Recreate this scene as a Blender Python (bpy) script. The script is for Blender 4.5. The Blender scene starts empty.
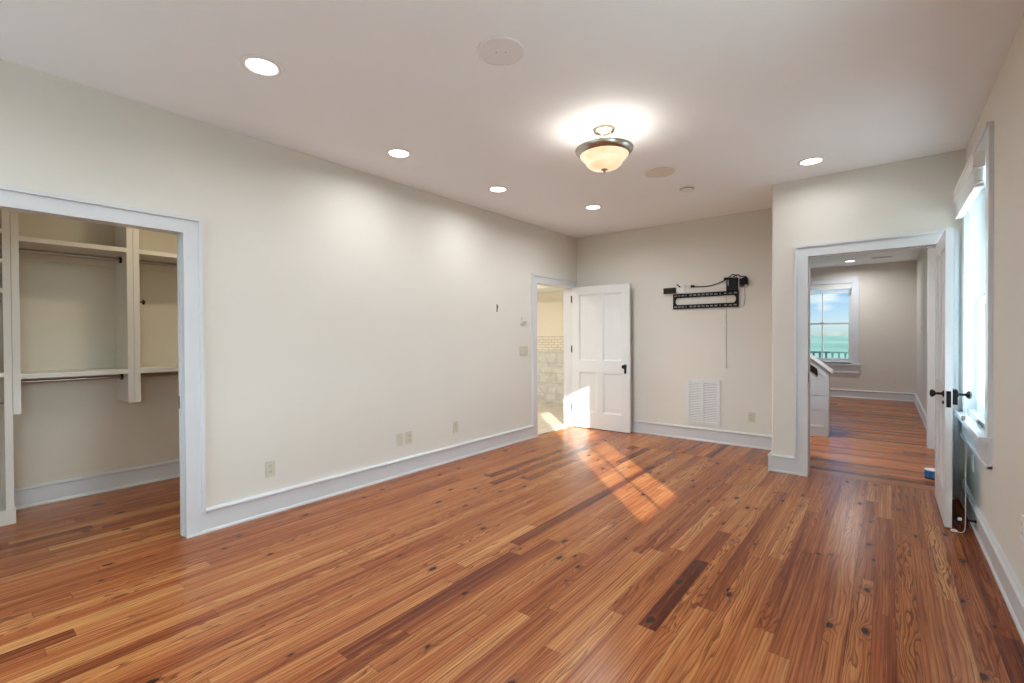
import bpy, bmesh, math, random
from mathutils import Vector, Matrix
C = bpy.context.scene
COL = C.collection
PI = math.pi

# ------------------------------------------------------------------ camera
yaw, pitch, roll, FPX = -0.67614, -0.00992, -0.00511, 466.84
f = Vector((math.sin(yaw)*math.cos(pitch), math.cos(yaw)*math.cos(pitch), math.sin(pitch)))
r0 = Vector((math.cos(yaw), -math.sin(yaw), 0)); u0 = r0.cross(f)
rt = math.cos(roll)*r0 + math.sin(roll)*u0
up = math.cos(roll)*u0 - math.sin(roll)*r0
cd = bpy.data.cameras.new('camera'); cd.sensor_width = 36; cd.lens = FPX/1024*36
cd.clip_start = .02; cd.clip_end = 8000
cam = bpy.data.objects.new('camera', cd); COL.objects.link(cam)
M = Matrix((rt, up, -f)).transposed().to_4x4(); M.translation = (0, 0, 1.31)
cam.matrix_world = M
C.camera = cam
vs = C.view_settings
vs.view_transform = 'Standard'; vs.look = 'None'; vs.gamma = 1; vs.use_curve_mapping = False
vs.exposure = 0.28
try:
    C.cycles.max_bounces = 10; C.cycles.diffuse_bounces = 6; C.cycles.transparent_max_bounces = 12
    C.cycles.caustics_reflective = False; C.cycles.caustics_refractive = False
    C.cycles.sample_clamp_indirect = 6.0
except Exception:
    pass

# ------------------------------------------------------------------ world (sky) and sun
SUN_T = Vector((-.70, .715, -.325)).normalized()        # direction the sunlight travels
W = bpy.data.worlds.new('sky'); C.world = W; W.use_nodes = True
nt = W.node_tree; nt.nodes.clear()
def N(t, typ, **kw):
    n = t.nodes.new(typ)
    for k, v in kw.items():
        if k.startswith('i_'): n.inputs[k[2:]].default_value = v
        elif k.startswith('n_'): n.inputs[int(k[2:])].default_value = v
        else: setattr(n, k, v)
    return n
def ramp(t, stops, interp='LINEAR'):
    n = t.nodes.new('ShaderNodeValToRGB'); cr = n.color_ramp; cr.interpolation = interp
    while len(cr.elements) < len(stops): cr.elements.new(.5)
    for e, (p, c) in zip(cr.elements, stops):
        e.position = p; e.color = (*c, 1) if len(c) == 3 else c
    return n
def L(t, a, b): t.links.new(a, b)
tc = N(nt, 'ShaderNodeTexCoord'); sx = N(nt, 'ShaderNodeSeparateXYZ'); L(nt, tc.outputs['Generated'], sx.inputs[0])
grad = ramp(nt, [(0.0, (.55, .66, .62)), (.02, (.66, .80, .90)), (.07, (.27, .55, .88)), (.20, (.11, .37, .82)), (1, (.10, .28, .70))])
L(nt, sx.outputs['Z'], grad.inputs[0])
mp = N(nt, 'ShaderNodeMapping'); mp.inputs['Scale'].default_value = (1, 1, 2.6); L(nt, tc.outputs['Generated'], mp.inputs[0])
cn = N(nt, 'ShaderNodeTexNoise', i_Scale=9.0, i_Detail=6.0, i_Roughness=.55); L(nt, mp.outputs[0], cn.inputs['Vector'])
cr = ramp(nt, [(.52, (0, 0, 0)), (.66, (1, 1, 1))]); L(nt, cn.outputs['Fac'], cr.inputs[0])
mx = N(nt, 'ShaderNodeMix', data_type='RGBA'); L(nt, cr.outputs[0], mx.inputs[0]); L(nt, grad.outputs[0], mx.inputs[6]); mx.inputs[7].default_value = (.92, .93, .95, 1)
# the sky grows much brighter towards the sun
dt = N(nt, 'ShaderNodeVectorMath', operation='DOT_PRODUCT'); L(nt, tc.outputs['Generated'], dt.inputs[0]); dt.inputs[1].default_value = tuple(-SUN_T)
mr = N(nt, 'ShaderNodeMapRange', n_1=-.62, n_2=.60, n_3=0.0, n_4=1.0); L(nt, dt.outputs['Value'], mr.inputs[0])
pw = N(nt, 'ShaderNodeMath', operation='POWER'); L(nt, mr.outputs[0], pw.inputs[0]); pw.inputs[1].default_value = 1.3
ml = N(nt, 'ShaderNodeMath', operation='MULTIPLY_ADD'); L(nt, pw.outputs[0], ml.inputs[0]); ml.inputs[1].default_value = 11.0; ml.inputs[2].default_value = .92
wh = N(nt, 'ShaderNodeMix', data_type='RGBA'); wf_ = N(nt, 'ShaderNodeMath', operation='MULTIPLY', use_clamp=True); L(nt, pw.outputs[0], wf_.inputs[0]); wf_.inputs[1].default_value = 1.7
L(nt, wf_.outputs[0], wh.inputs[0]); L(nt, mx.outputs[2], wh.inputs[6]); wh.inputs[7].default_value = (.74, .88, 1.0, 1)
bg = N(nt, 'ShaderNodeBackground'); L(nt, wh.outputs[2], bg.inputs[0]); L(nt, ml.outputs[0], bg.inputs[1])
wo = N(nt, 'ShaderNodeOutputWorld'); L(nt, bg.outputs[0], wo.inputs[0])
sd = bpy.data.lights.new('sun', 'SUN'); sd.energy = 12.5; sd.angle = math.radians(.6); sd.color = (1, .95, .88)
sun = bpy.data.objects.new('sun', sd); COL.objects.link(sun)
sun.rotation_euler = SUN_T.to_track_quat('-Z', 'Y').to_euler(); sun.location = (6, -6, 5)

CAN_W, BOWL_W, HALL_W, BATH_W = 6.2, 7, 42, 50      # watts

# ------------------------------------------------------------------ room numbers (metres)
XL, XR, YB, YP, H = -3.589, .482, 6.02, 5.10, 2.766
YR = -1.7            # wall behind the viewer
T = .13              # wall thickness
HY = 12.06           # far wall of the hall
CX = -5.24           # closet back wall

# ------------------------------------------------------------------ materials
def principled(name, col, rough=.5, metal=0, spec=.5, var=.0, scale=8., bump=0., bscale=60., coat=0., emis=None, estr=0):
    m = bpy.data.materials.new(name); m.use_nodes = True; t = m.node_tree; b = t.nodes['Principled BSDF']
    b.inputs['Roughness'].default_value = rough; b.inputs['Metallic'].default_value = metal
    b.inputs['Specular IOR Level'].default_value = spec; b.inputs['Coat Weight'].default_value = coat
    co = N(t, 'ShaderNodeTexCoord')
    n = N(t, 'ShaderNodeTexNoise', i_Scale=scale, i_Detail=3.0); L(t, co.outputs['Object'], n.inputs['Vector'])
    lo = tuple(max(0, c*(1-var)) for c in col); hi = tuple(min(1, c*(1+var)) for c in col)
    rr = ramp(t, [(.3, lo), (.7, hi)]); L(t, n.outputs['Fac'], rr.inputs[0]); L(t, rr.outputs[0], b.inputs['Base Color'])
    if bump:
        n2 = N(t, 'ShaderNodeTexNoise', i_Scale=bscale, i_Detail=2.0); L(t, co.outputs['Object'], n2.inputs['Vector'])
        bp = N(t, 'ShaderNodeBump', i_Strength=bump, i_Distance=.002); L(t, n2.outputs['Fac'], bp.inputs['Height']); L(t, bp.outputs[0], b.inputs['Normal'])
    if emis:
        b.inputs['Emission Color'].default_value = (*emis, 1); b.inputs['Emission Strength'].default_value = estr
    return m
MAT = {}
MAT['wall'] = principled('cream wall paint', (.73, .705, .64), .62, spec=.3, var=.012, scale=2, bump=.08, bscale=220)
MAT['hallwall'] = principled('beige hall wall paint', (.67, .62, .555), .62, spec=.3, var=.012, scale=2, bump=.08, bscale=220)
MAT['ceiling'] = principled('white ceiling paint', (.88, .91, .935), .8, spec=.2, var=.01, scale=2, bump=.06, bscale=200)
MAT['trim'] = principled('white semi-gloss trim paint', (.66, .675, .69), .32, spec=.5, var=.01, scale=5)
MAT['door'] = principled('white door paint', (.73, .74, .745), .34, spec=.5, var=.01, scale=5)
MAT['closet'] = principled('cream closet paint', (.70, .64, .53), .5, spec=.4, var=.015, scale=4)
MAT['shelfwhite'] = principled('off white shelf paint', (.78, .765, .71), .4, spec=.5, var=.015, scale=4)
MAT['black'] = principled('dark bronze metal', (.018, .017, .018), .38, metal=.6, var=.15, scale=30)
MAT['blackmount'] = principled('black powder coated steel', (.008, .008, .009), .55, spec=.25, var=.15, scale=40)
MAT['blackplastic'] = principled('black plastic', (.006, .007, .010), .5, spec=.2, var=.2, scale=40)
MAT['brownplastic'] = principled('dark brown plastic', (.025, .013, .010), .5, spec=.25, var=.2, scale=40)
MAT['nickel'] = principled('brushed nickel', (.55, .51, .46), .28, metal=1, var=.04, scale=40)
MAT['rodmetal'] = principled('closet rod steel', (.42, .40, .37), .3, metal=1, var=.05, scale=30)
MAT['plate'] = principled('almond plastic plate', (.60, .57, .46), .4, var=.02, scale=30)
MAT['plateslot'] = principled('dark slot', (.06, .055, .045), .6, var=.1)
MAT['whiteplastic'] = principled('white plastic', (.78, .78, .77), .4, var=.01)
MAT['greyplastic'] = principled('grey speaker cloth', (.80, .79, .79), .8, var=.02, scale=200)
MAT['beigeplastic'] = principled('beige speaker cloth', (.75, .70, .63), .8, var=.02, scale=200)
MAT['ventmetal'] = principled('white vent enamel', (.74, .745, .75), .4, var=.01)
MAT['ventdark'] = principled('vent cavity', (.42, .42, .41), .8, var=.05)
MAT['slat'] = principled('white faux wood slat', (.80, .79, .76), .45, var=.02)
MAT['greencoat'] = principled('dark green porch paint', (.02, .055, .05), .5, var=.1)
MAT['deck'] = principled('grey porch boards', (.30, .30, .28), .7, var=.1, scale=6)
MAT['siding'] = principled('white exterior siding', (.62, .63, .62), .7, var=.03)
MAT['bluetub'] = principled('blue plastic', (.02, .16, .42), .3, var=.25, scale=40)
MAT['cordwhite'] = principled('white cord', (.80, .74, .66), .5, var=.02)
MAT['copper'] = principled('thin grey cord', (.36, .31, .25), .5, var=.05)
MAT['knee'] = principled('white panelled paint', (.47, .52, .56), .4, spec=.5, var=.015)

def emission(name, col, s):
    m = bpy.data.materials.new(name); m.use_nodes = True; t = m.node_tree; t.nodes.clear()
    e = N(t, 'ShaderNodeEmission'); e.inputs[0].default_value = (*col, 1); e.inputs[1].default_value = s
    o = N(t, 'ShaderNodeOutputMaterial'); L(t, e.outputs[0], o.inputs[0]); return m
MAT['lens'] = emission('glowing light lens', (1, .98, .95), 6.0)

# alabaster bowl: warm marbled glass that glows from its bulbs
def bowl_mat():
    m = principled('amber alabaster glass', (.80, .68, .48), .28, var=.1, scale=7)
    t = m.node_tree; b = t.nodes['Principled BSDF']
    co = N(t, 'ShaderNodeTexCoord'); mp = N(t, 'ShaderNodeMapping'); mp.inputs['Scale'].default_value = (3, 3, 16); L(t, co.outputs['Object'], mp.inputs[0])
    n = N(t, 'ShaderNodeTexNoise', i_Scale=2.2, i_Detail=4.0, i_Distortion=1.2); L(t, mp.outputs[0], n.inputs['Vector'])
    rr = ramp(t, [(.3, (.62, .45, .24)), (.7, (1.0, .87, .64))]); L(t, n.outputs['Fac'], rr.inputs[0])
    L(t, rr.outputs[0], b.inputs['Emission Color']); b.inputs['Emission Strength'].default_value = .78
    return m
MAT['bowl'] = bowl_mat()

def glass_mat():
    m = bpy.data.materials.new('window glass'); m.use_nodes = True; t = m.node_tree; t.nodes.clear()
    tr = N(t, 'ShaderNodeBsdfTransparent'); tr.inputs[0].default_value = (.93, .975, .965, 1)
    gl = N(t, 'ShaderNodeBsdfGlossy', i_Roughness=.02); fr = N(t, 'ShaderNodeFresnel', i_IOR=1.45)
    ms = N(t, 'ShaderNodeMixShader'); o = N(t, 'ShaderNodeOutputMaterial')
    sc = N(t, 'ShaderNodeMath', operation='MULTIPLY'); ge = N(t, 'ShaderNodeNewGeometry'); iv = N(t, 'ShaderNodeMath', operation='SUBTRACT'); iv.inputs[0].default_value = 1; L(t, ge.outputs['Backfacing'], iv.inputs[1])
    L(t, fr.outputs[0], sc.inputs[0]); L(t, iv.outputs[0], sc.inputs[1])
    L(t, sc.outputs[0], ms.inputs[0]); L(t, tr.outputs[0], ms.inputs[1]); L(t, gl.outputs[0], ms.inputs[2]); L(t, ms.outputs[0], o.inputs[0]); return m
MAT['glass'] = glass_mat()

def wood_floor():
    """heart pine planks: plank tone, streaky grain, flat-sawn latewood rings, knots"""
    m = bpy.data.materials.new('heart pine boards'); m.use_nodes = True; t = m.node_tree; b = t.nodes['Principled BSDF']
    at = N(t, 'ShaderNodeAttribute', attribute_name='plank'); sp = N(t, 'ShaderNodeSeparateXYZ'); L(t, at.outputs['Vector'], sp.inputs[0])
    uv = N(t, 'ShaderNodeUVMap', uv_map='UVMap'); us = N(t, 'ShaderNodeSeparateXYZ'); L(t, uv.outputs[0], us.inputs[0])
    def mth(op, a, c=None, d=None):
        n = N(t, 'ShaderNodeMath', operation=op)
        for i, v in enumerate((a, c, d)):
            if v is None: continue
            if isinstance(v, (int, float)): n.inputs[i].default_value = v
            else: L(t, v, n.inputs[i])
        return n.outputs[0]
    def vec(x, y, z):
        n = N(t, 'ShaderNodeCombineXYZ')
        for i, v in enumerate((x, y, z)):
            if isinstance(v, (int, float)): n.inputs[i].default_value = v
            else: L(t, v, n.inputs[i])
        return n.outputs[0]
    U = us.outputs['X']; V = us.outputs['Y']; R1 = sp.outputs['X']; R2 = sp.outputs['Y']; R3 = sp.outputs['Z']
    off = mth('MULTIPLY', R2, 37.0)
    x = mth('MULTIPLY', U, .083)
    # knots
    kv = N(t, 'ShaderNodeTexVoronoi', voronoi_dimensions='2D', feature='F1', i_Scale=1.0)
    L(t, vec(mth('ADD', mth('MULTIPLY', x, 5.0), off), mth('MULTIPLY', V, 2.5), 0), kv.inputs['Vector'])
    ks = N(t, 'ShaderNodeSeparateXYZ'); L(t, kv.outputs['Color'], ks.inputs[0])
    has = mth('GREATER_THAN', ks.outputs['X'], .60)
    wob = N(t, 'ShaderNodeTexNoise', i_Scale=1.0, i_Detail=2.0); L(t, vec(mth('MULTIPLY', x, 90), mth('MULTIPLY', V, 40), off), wob.inputs['Vector'])
    kd = mth('ADD', mth('ADD', kv.outputs['Distance'], mth('MULTIPLY_ADD', ks.outputs['Y'], .055, -.022)), mth('MULTIPLY', mth('SUBTRACT', wob.outputs['Fac'], .5), .07))
    kr = N(t, 'ShaderNodeMapRange', interpolation_type='SMOOTHSTEP', n_1=.035, n_2=.078, n_3=1.0, n_4=0.0); L(t, kd, kr.inputs[0])
    ksz = mth('MULTIPLY', has, kr.outputs[0])
    halo = N(t, 'ShaderNodeMapRange', interpolation_type='SMOOTHSTEP', n_1=.03, n_2=.24, n_3=1.0, n_4=0.0); L(t, kv.outputs['Distance'], halo.inputs[0])
    kh = mth('MULTIPLY', has, halo.outputs[0])
    # rings
    low = N(t, 'ShaderNodeTexNoise', i_Scale=1.0, i_Detail=2.5, i_Roughness=.55); L(t, vec(mth('MULTIPLY', x, 10.0), mth('MULTIPLY', V, 1.05), off), low.inputs['Vector'])
    amp = mth('MULTIPLY_ADD', mth('POWER', R3, 2.0), 17.0, 2.0)
    q = mth('ADD', mth('MULTIPLY', x, 60.0), mth('ADD', mth('MULTIPLY', low.outputs['Fac'], amp), mth('MULTIPLY', kh, 1.6)))
    fr = mth('FRACT', q)
    rg = ramp(t, [(0.0, (0, 0, 0)), (.50, (.12, .12, .12)), (.82, (.85, .85, .85)), (.92, (1, 1, 1)), (1.0, (0, 0, 0))]); L(t, fr, rg.inputs[0])
    fine = N(t, 'ShaderNodeTexNoise', i_Scale=1.0, i_Detail=4.0, i_Roughness=.6); L(t, vec(mth('MULTIPLY', x, 300), mth('MULTIPLY', V, 5.0), off), fine.inputs['Vector'])
    streak = N(t, 'ShaderNodeTexNoise', i_Scale=1.0, i_Detail=3.0); L(t, vec(mth('MULTIPLY', x, 42), mth('MULTIPLY', V, .8), off), streak.inputs['Vector'])
    base = ramp(t, [(0.0, (.080, .012, .005)), (.12, (.17, .038, .013)), (.36, (.335, .094, .029)), (.62, (.475, .168, .053)), (1.0, (.66, .31, .11))])
    tone = mth('ADD', R1, mth('MULTIPLY', mth('SUBTRACT', streak.outputs['Fac'], .5), 1.0)); L(t, tone, base.inputs[0])
    def mixc(fac, a, c, blend='MIX'):
        n = N(t, 'ShaderNodeMix', data_type='RGBA', blend_type=blend)
        for i, v in ((0, fac), (6, a), (7, c)):
            if isinstance(v, (int, float)): n.inputs[i].default_value = v
            elif isinstance(v, tuple): n.inputs[i].default_value = (*v, 1)
            else: L(t, v, n.inputs[i])
        return n.outputs[2]
    grainamt = mth('MULTIPLY', rg.outputs[0], mth('MULTIPLY_ADD', R3, .48, .42))
    c1 = mixc(grainamt, base.outputs[0], (.125, .026, .009))
    fr2 = ramp(t, [(.30, (.66, .63, .60)), (.65, (1.16, 1.16, 1.16))]); L(t, fine.outputs['Fac'], fr2.inputs[0])
    c2 = mixc(.85, c1, fr2.outputs[0], 'MULTIPLY')
    dk = N(t, 'ShaderNodeTexNoise', i_Scale=1.0, i_Detail=5.0, i_Roughness=.65, i_Distortion=.4); L(t, vec(mth('MULTIPLY', x, 75), mth('MULTIPLY', V, 1.3), mth('ADD', off, 7.0)), dk.inputs['Vector'])
    dr = ramp(t, [(.57, (0, 0, 0)), (.68, (1, 1, 1))]); L(t, dk.outputs['Fac'], dr.inputs[0])
    c2 = mixc(mth('MULTIPLY', dr.outputs[0], .80), c2, (.075, .016, .007))
    c3 = mixc(mth('MULTIPLY', kh, .40), c2, (.20, .055, .022))
    c4 = mixc(mth('MULTIPLY', ksz, .92), c3, (.016, .007, .006))
    # seams between boards (u = across, attribute w keeps the ends)
    e1 = mth('MINIMUM', U, mth('SUBTRACT', 1.0, U))
    sm = N(t, 'ShaderNodeMapRange', n_1=.0, n_2=.022, n_3=1.0, n_4=0.0); L(t, e1, sm.inputs[0])
    en = N(t, 'ShaderNodeAttribute', attribute_name='ends'); es = N(t, 'ShaderNodeSeparateXYZ'); L(t, en.outputs['Vector'], es.inputs[0])
    e2 = mth('MINIMUM', es.outputs['X'], es.outputs['Y'])
    sm2 = N(t, 'ShaderNodeMapRange', n_1=.0, n_2=.003, n_3=1.0, n_4=0.0); L(t, e2, sm2.inputs[0])
    seam = mth('MAXIMUM', sm.outputs[0], sm2.outputs[0])
    c5 = mixc(mth('MULTIPLY', seam, .55), c4, (.05, .018, .010))
    L(t, c5, b.inputs['Base Color'])
    ro = mth('MULTIPLY_ADD', fine.outputs['Fac'], .08, .22); L(t, ro, b.inputs['Roughness'])
    b.inputs['Specular IOR Level'].default_value = .25
    b.inputs['Coat Weight'].default_value = .0; b.inputs['Coat Roughness'].default_value = .20
    bp = N(t, 'ShaderNodeBump', i_Strength=.12, i_Distance=.0015)
    hgt = mth('SUBTRACT', mth('MULTIPLY', streak.outputs['Fac'], .6), seam); L(t, hgt, bp.inputs['Height']); L(t, bp.outputs[0], b.inputs['Normal'])
    return m
MAT['floor'] = wood_floor()

def tile_mat(name, c1, c2, mortar, scale, bw, rh, rough=.3):
    m = bpy.data.materials.new(name); m.use_nodes = True; t = m.node_tree; b = t.nodes['Principled BSDF']
    co = N(t, 'ShaderNodeTexCoord'); s = N(t, 'ShaderNodeSeparateXYZ'); L(t, co.outputs['Object'], s.inputs[0])
    a = N(t, 'ShaderNodeMath', operation='ADD'); L(t, s.outputs['Y'], a.inputs[0]); L(t, s.outputs['Z'], a.inputs[1])
    v = N(t, 'ShaderNodeCombineXYZ'); L(t, s.outputs['X'], v.inputs[0]); L(t, a.outputs[0], v.inputs[1])
    br = N(t, 'ShaderNodeTexBrick', i_Scale=scale, n_5=.006, n_8=bw, n_9=rh)
    br.inputs['Mortar Size'].default_value = .006; br.inputs['Brick Width'].default_value = bw; br.inputs['Row Height'].default_value = rh
    L(t, v.outputs[0], br.inputs['Vector'])
    n = N(t, 'ShaderNodeTexNoise', i_Scale=5.0, i_Detail=6.0, i_Distortion=1.5); L(t, co.outputs['Object'], n.inputs['Vector'])
    rr = ramp(t, [(.35, c1), (.65, c2)]); L(t, n.outputs['Fac'], rr.inputs[0])
    L(t, rr.outputs[0], br.inputs['Color1']); L(t, rr.outputs[0], br.inputs['Color2']); br.inputs['Mortar'].default_value = (*mortar, 1)
    L(t, br.outputs['Color'], b.inputs['Base Color']); b.inputs['Roughness'].default_value = rough
    return m
MAT['bathfloor'] = tile_mat('travertine floor tile', (.50, .43, .35), (.64, .58, .50), (.42, .37, .31), 1, .32, .32)
MAT['marble'] = tile_mat('grey marble wall tile', (.52, .55, .55), (.70, .71, .70), (.5, .5, .49), 1, .40, .20)
MAT['bandtile'] = tile_mat('cream mosaic band', (.72, .66, .56), (.80, .76, .68), (.55, .5, .44), 1, .14, .05)
MAT['bathwall'] = principled('warm cream bath paint', (.80, .76, .66), .6, var=.01)

def ground_mat():
    m = bpy.data.materials.new('hazy green fields'); m.use_nodes = True; t = m.node_tree; b = t.nodes['Principled BSDF']
    co = N(t, 'ShaderNodeTexCoord'); mp = N(t, 'ShaderNodeMapping'); mp.inputs['Scale'].default_value = (.004, .0012, 1); L(t, co.outputs['Object'], mp.inputs[0])
    n = N(t, 'ShaderNodeTexNoise', i_Scale=3.0, i_Detail=6.0); L(t, mp.outputs[0], n.inputs['Vector'])
    rr = ramp(t, [(.35, (.028, .050, .038)), (.5, (.042, .070, .054)), (.68, (.07, .095, .08))]); L(t, n.outputs['Fac'], rr.inputs[0])
    L(t, rr.outputs[0], b.inputs['Base Color']); b.inputs['Roughness'].default_value = .95; b.inputs['Specular IOR Level'].default_value = .1
    return m
MAT['ground'] = ground_mat()

# ------------------------------------------------------------------ mesh helpers
class MB:
    def __init__(s): s.bm = bmesh.new()
    def box(s, x0, x1, y0, y1, z0, z1):
        v = [s.bm.verts.new(p) for p in ((x0,y0,z0),(x1,y0,z0),(x1,y1,z0),(x0,y1,z0),(x0,y0,z1),(x1,y0,z1),(x1,y1,z1),(x0,y1,z1))]
        for q in ((0,3,2,1),(4,5,6,7),(0,1,5,4),(1,2,6,5),(2,3,7,6),(3,0,4,7)): s.bm.faces.new([v[i] for i in q])
        return s
    def prism(s, poly, axis, a0, a1):
        """poly: 2-D outline; axis 'x','y','z' is the extrusion axis"""
        def P(u, v, a): return {'x': (a, u, v), 'y': (u, a, v), 'z': (u, v, a)}[axis]
        A = [s.bm.verts.new(P(u, v, a0)) for u, v in poly]; B = [s.bm.verts.new(P(u, v, a1)) for u, v in poly]
        s.bm.faces.new(A); s.bm.faces.new(B[::-1]); n = len(poly)
        for i in range(n): s.bm.faces.new([A[i], B[i], B[(i+1) % n], A[(i+1) % n]])
        return s
    def lathe(s, prof, c=(0,0,0), axis='z', seg=32):
        rings = []
        for r, z in prof:
            ring = []
            for k in range(seg):
                a = 2*PI*k/seg; p = (r*math.cos(a), r*math.sin(a), z)
                if axis == 'x': p = (p[2], p[0], p[1])
                if axis == 'y': p = (p[0], p[2], p[1])
                ring.append(s.bm.verts.new((p[0]+c[0], p[1]+c[1], p[2]+c[2])))
            rings.append(ring)
        for a, b in zip(rings, rings[1:]):
            for k in range(seg): s.bm.faces.new([a[k], a[(k+1) % seg], b[(k+1) % seg], b[k]])
        if prof[0] == prof[-1]:
            bmesh.ops.remove_doubles(s.bm, verts=rings[0]+rings[-1], dist=1e-6)
            return s
        if prof[0][0] > 1e-5: s.bm.faces.new(rings[0][::-1])
        if prof[-1][0] > 1e-5: s.bm.faces.new(rings[-1])
        return s
    def tube(s, pts, r, seg=8, smooth=True):
        pts = [Vector(p) for p in pts]
        if smooth and len(pts) > 2:
            out = []
            for i in range(len(pts)-1):
                p0 = pts[max(i-1, 0)]; p1 = pts[i]; p2 = pts[i+1]; p3 = pts[min(i+2, len(pts)-1)]
                for k in range(6):
                    t = k/6; out.append(.5*((2*p1)+(p2-p0)*t+(2*p0-5*p1+4*p2-p3)*t*t+(3*p1-p0-3*p2+p3)*t**3))
            pts = out+[pts[-1]]
        rings = []
        for i, p in enumerate(pts):
            d = (pts[min(i+1, len(pts)-1)]-pts[max(i-1, 0)]).normalized()
            a = Vector((0, 0, 1)) if abs(d.z) < .9 else Vector((1, 0, 0))
            n1 = d.cross(a).normalized(); n2 = d.cross(n1)
            rings.append([s.bm.verts.new(p+r*(math.cos(2*PI*k/seg)*n1+math.sin(2*PI*k/seg)*n2)) for k in range(seg)])
        for a, b in zip(rings, rings[1:]):
            for k in range(seg): s.bm.faces.new([a[k], a[(k+1) % seg], b[(k+1) % seg], b[k]])
        s.bm.faces.new(rings[0][::-1]); s.bm.faces.new(rings[-1])
        return s
    def move(s, M):
        bmesh.ops.transform(s.bm, matrix=M, verts=s.bm.verts); return s
    def build(s, name, m, parent=None, bevel=0, smooth=False):
        if bevel:
            ed = [e for e in s.bm.edges if len(e.link_faces) == 2 and e.calc_face_angle(0) > .6]
            bmesh.ops.bevel(s.bm, geom=ed, offset=bevel, segments=2, affect='EDGES', clamp_overlap=True)
        bmesh.ops.recalc_face_normals(s.bm, faces=s.bm.faces)
        me = bpy.data.meshes.new(name); s.bm.to_mesh(me); s.bm.free()
        if smooth:
            for p in me.polygons: p.use_smooth = True
            try: me.set_sharp_from_angle(angle=.7)
            except Exception: pass
        o = bpy.data.objects.new(name, me); COL.objects.link(o); me.materials.append(MAT[m] if isinstance(m, str) else m)
        if parent is not None: o.parent = parent
        return o
def tag(o, label, cat, group=None, kind=None):
    o['label'] = label; o['category'] = cat
    if group: o['group'] = group
    if kind: o['kind'] = kind
    return o
def struct(o, label, cat): return tag(o, label, cat, kind='structure')
def empty(name, loc=(0,0,0), rz=0):
    o = bpy.data.objects.new(name, None); COL.objects.link(o); o.location = loc; o.rotation_euler = (0, 0, rz); o.empty_display_size = .1
    return o
def copy_tree(o, parent=None):
    c = o.copy(); COL.objects.link(c)
    if parent is not None: c.parent = parent
    for ch in list(o.children): copy_tree(ch, c)
    return c

# ------------------------------------------------------------------ floors
def planks(name, x0, x1, y0, y1, along, w, seed, special=(), anchor=0., lmin=.7, lmax=2.6):
    rnd = random.Random(seed)
    bm = bmesh.new(); uvl = bm.loops.layers.uv.new('UVMap'); al = bm.loops.layers.float_vector.new('plank'); el = bm.loops.layers.float_vector.new('ends')
    a0, a1, b0, b1 = (x0, x1, y0, y1) if along == 'y' else (y0, y1, x0, x1)   # a across, b along
    k0 = math.floor((a0-anchor)/w)
    k = k0
    while anchor+k*w < a1:
        p0, p1 = max(a0, anchor+k*w), min(a1, anchor+(k+1)*w)
        fixed = [sp for sp in special if sp[0] == k]
        q = b0-rnd.random()*2; segs = []
        while q < b1:
            ln = rnd.uniform(lmin, lmax); segs.append([q, q+ln, None]); q += ln
        for _, s0, s1, tone in fixed:
            new = []
            for a, b, t in segs:
                if b <= s0 or a >= s1: new.append([a, b, t])
                else:
                    if a < s0: new.append([a, s0, t])
                    if b > s1: new.append([s1, b, t])
            new.append([s0, s1, tone]); segs = new
        for s0, s1, tone in segs:
            c0, c1 = max(s0, b0), min(s1, b1)
            if c1-c0 < .002: 
                continue
            R = min(.98, max(.08, rnd.gauss(.52, .14)))
            if rnd.random() < .02: R = rnd.uniform(.12, .22)
            r3 = rnd.random()
            if tone is not None: R = tone; r3 = .1
            R2 = rnd.random()
            cs = [(p0, c0), (p1, c0), (p1, c1), (p0, c1)]
            vv = [bm.verts.new((a, b, 0) if along == 'y' else (b, a, 0)) for a, b in cs]
            fc = bm.faces.new(vv if along == 'y' else vv[::-1])
            look = {v: c for v, c in zip(vv, cs)}
            for lp in fc.loops:
                a, b = look[lp.vert]
                lp[uvl].uv = ((a-(anchor+k*w))/w, b+R2*9); lp[al] = Vector((R, R2, r3)); lp[el] = Vector((b-s0, s1-b, 0))
        k += 1
    # the slab that carries the boards
    def q(*pts):
        fc = bm.faces.new([bm.verts.new(p) for p in pts])
        for lp in fc.loops: lp[uvl].uv = (.5, 0); lp[al] = Vector((.5, .5, .1)); lp[el] = Vector((1, 1, 0))
    zb = -.06
    q((x0,y0,zb),(x0,y1,zb),(x1,y1,zb),(x1,y0,zb))
    q((x0,y0,zb),(x1,y0,zb),(x1,y0,0),(x0,y0,0)); q((x1,y0,zb),(x1,y1,zb),(x1,y1,0),(x1,y0,0))
    q((x1,y1,zb),(x0,y1,zb),(x0,y1,0),(x1,y1,0)); q((x0,y1,zb),(x0,y0,zb),(x0,y0,0),(x0,y1,0))
    me = bpy.data.meshes.new(name); bm.to_mesh(me); bm.free(); me.materials.append(MAT['floor'])
    o = bpy.data.objects.new(name, me); COL.objects.link(o); return o
BW = .083
AN = -.878
fl = planks('floor', CX-.1, XR+.05, YR-.1, YP+.14, 'y', BW, 11, [(0, 2.0, 2.80, .02), (0, 2.80, 3.3, .24), (-12, 2.3, 4.55, .13), (-11, 2.2, 3.7, .5), (-13, 2.6, 4.6, .55), (-10, 3.0, 4.4, .58), (-9, 3.0, 4.6, .46)], AN)
struct(fl, 'orange-brown knotty pine board floor of the empty bedroom and its closet', 'floor')
fl2 = planks('floor', XL-.001, -.72, YP+.14, YB+.1, 'y', BW, 5, (), AN)
struct(fl2, 'strip of pine floor in the alcove at the foot of the back wall', 'floor')
fl3 = planks('floor', -.72, XR+.4, YP+.18, HY+.1, 'x', BW, 8, (), .02, 1.2, 3.2)
struct(fl3, 'pine board floor of the hall beyond the open doorway, boards running crosswise', 'floor')
fl4 = planks('floor', -3.6, -.72, YB+.1, HY+.1, 'x', BW, 9, (), .02, 1.2, 3.2)
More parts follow.
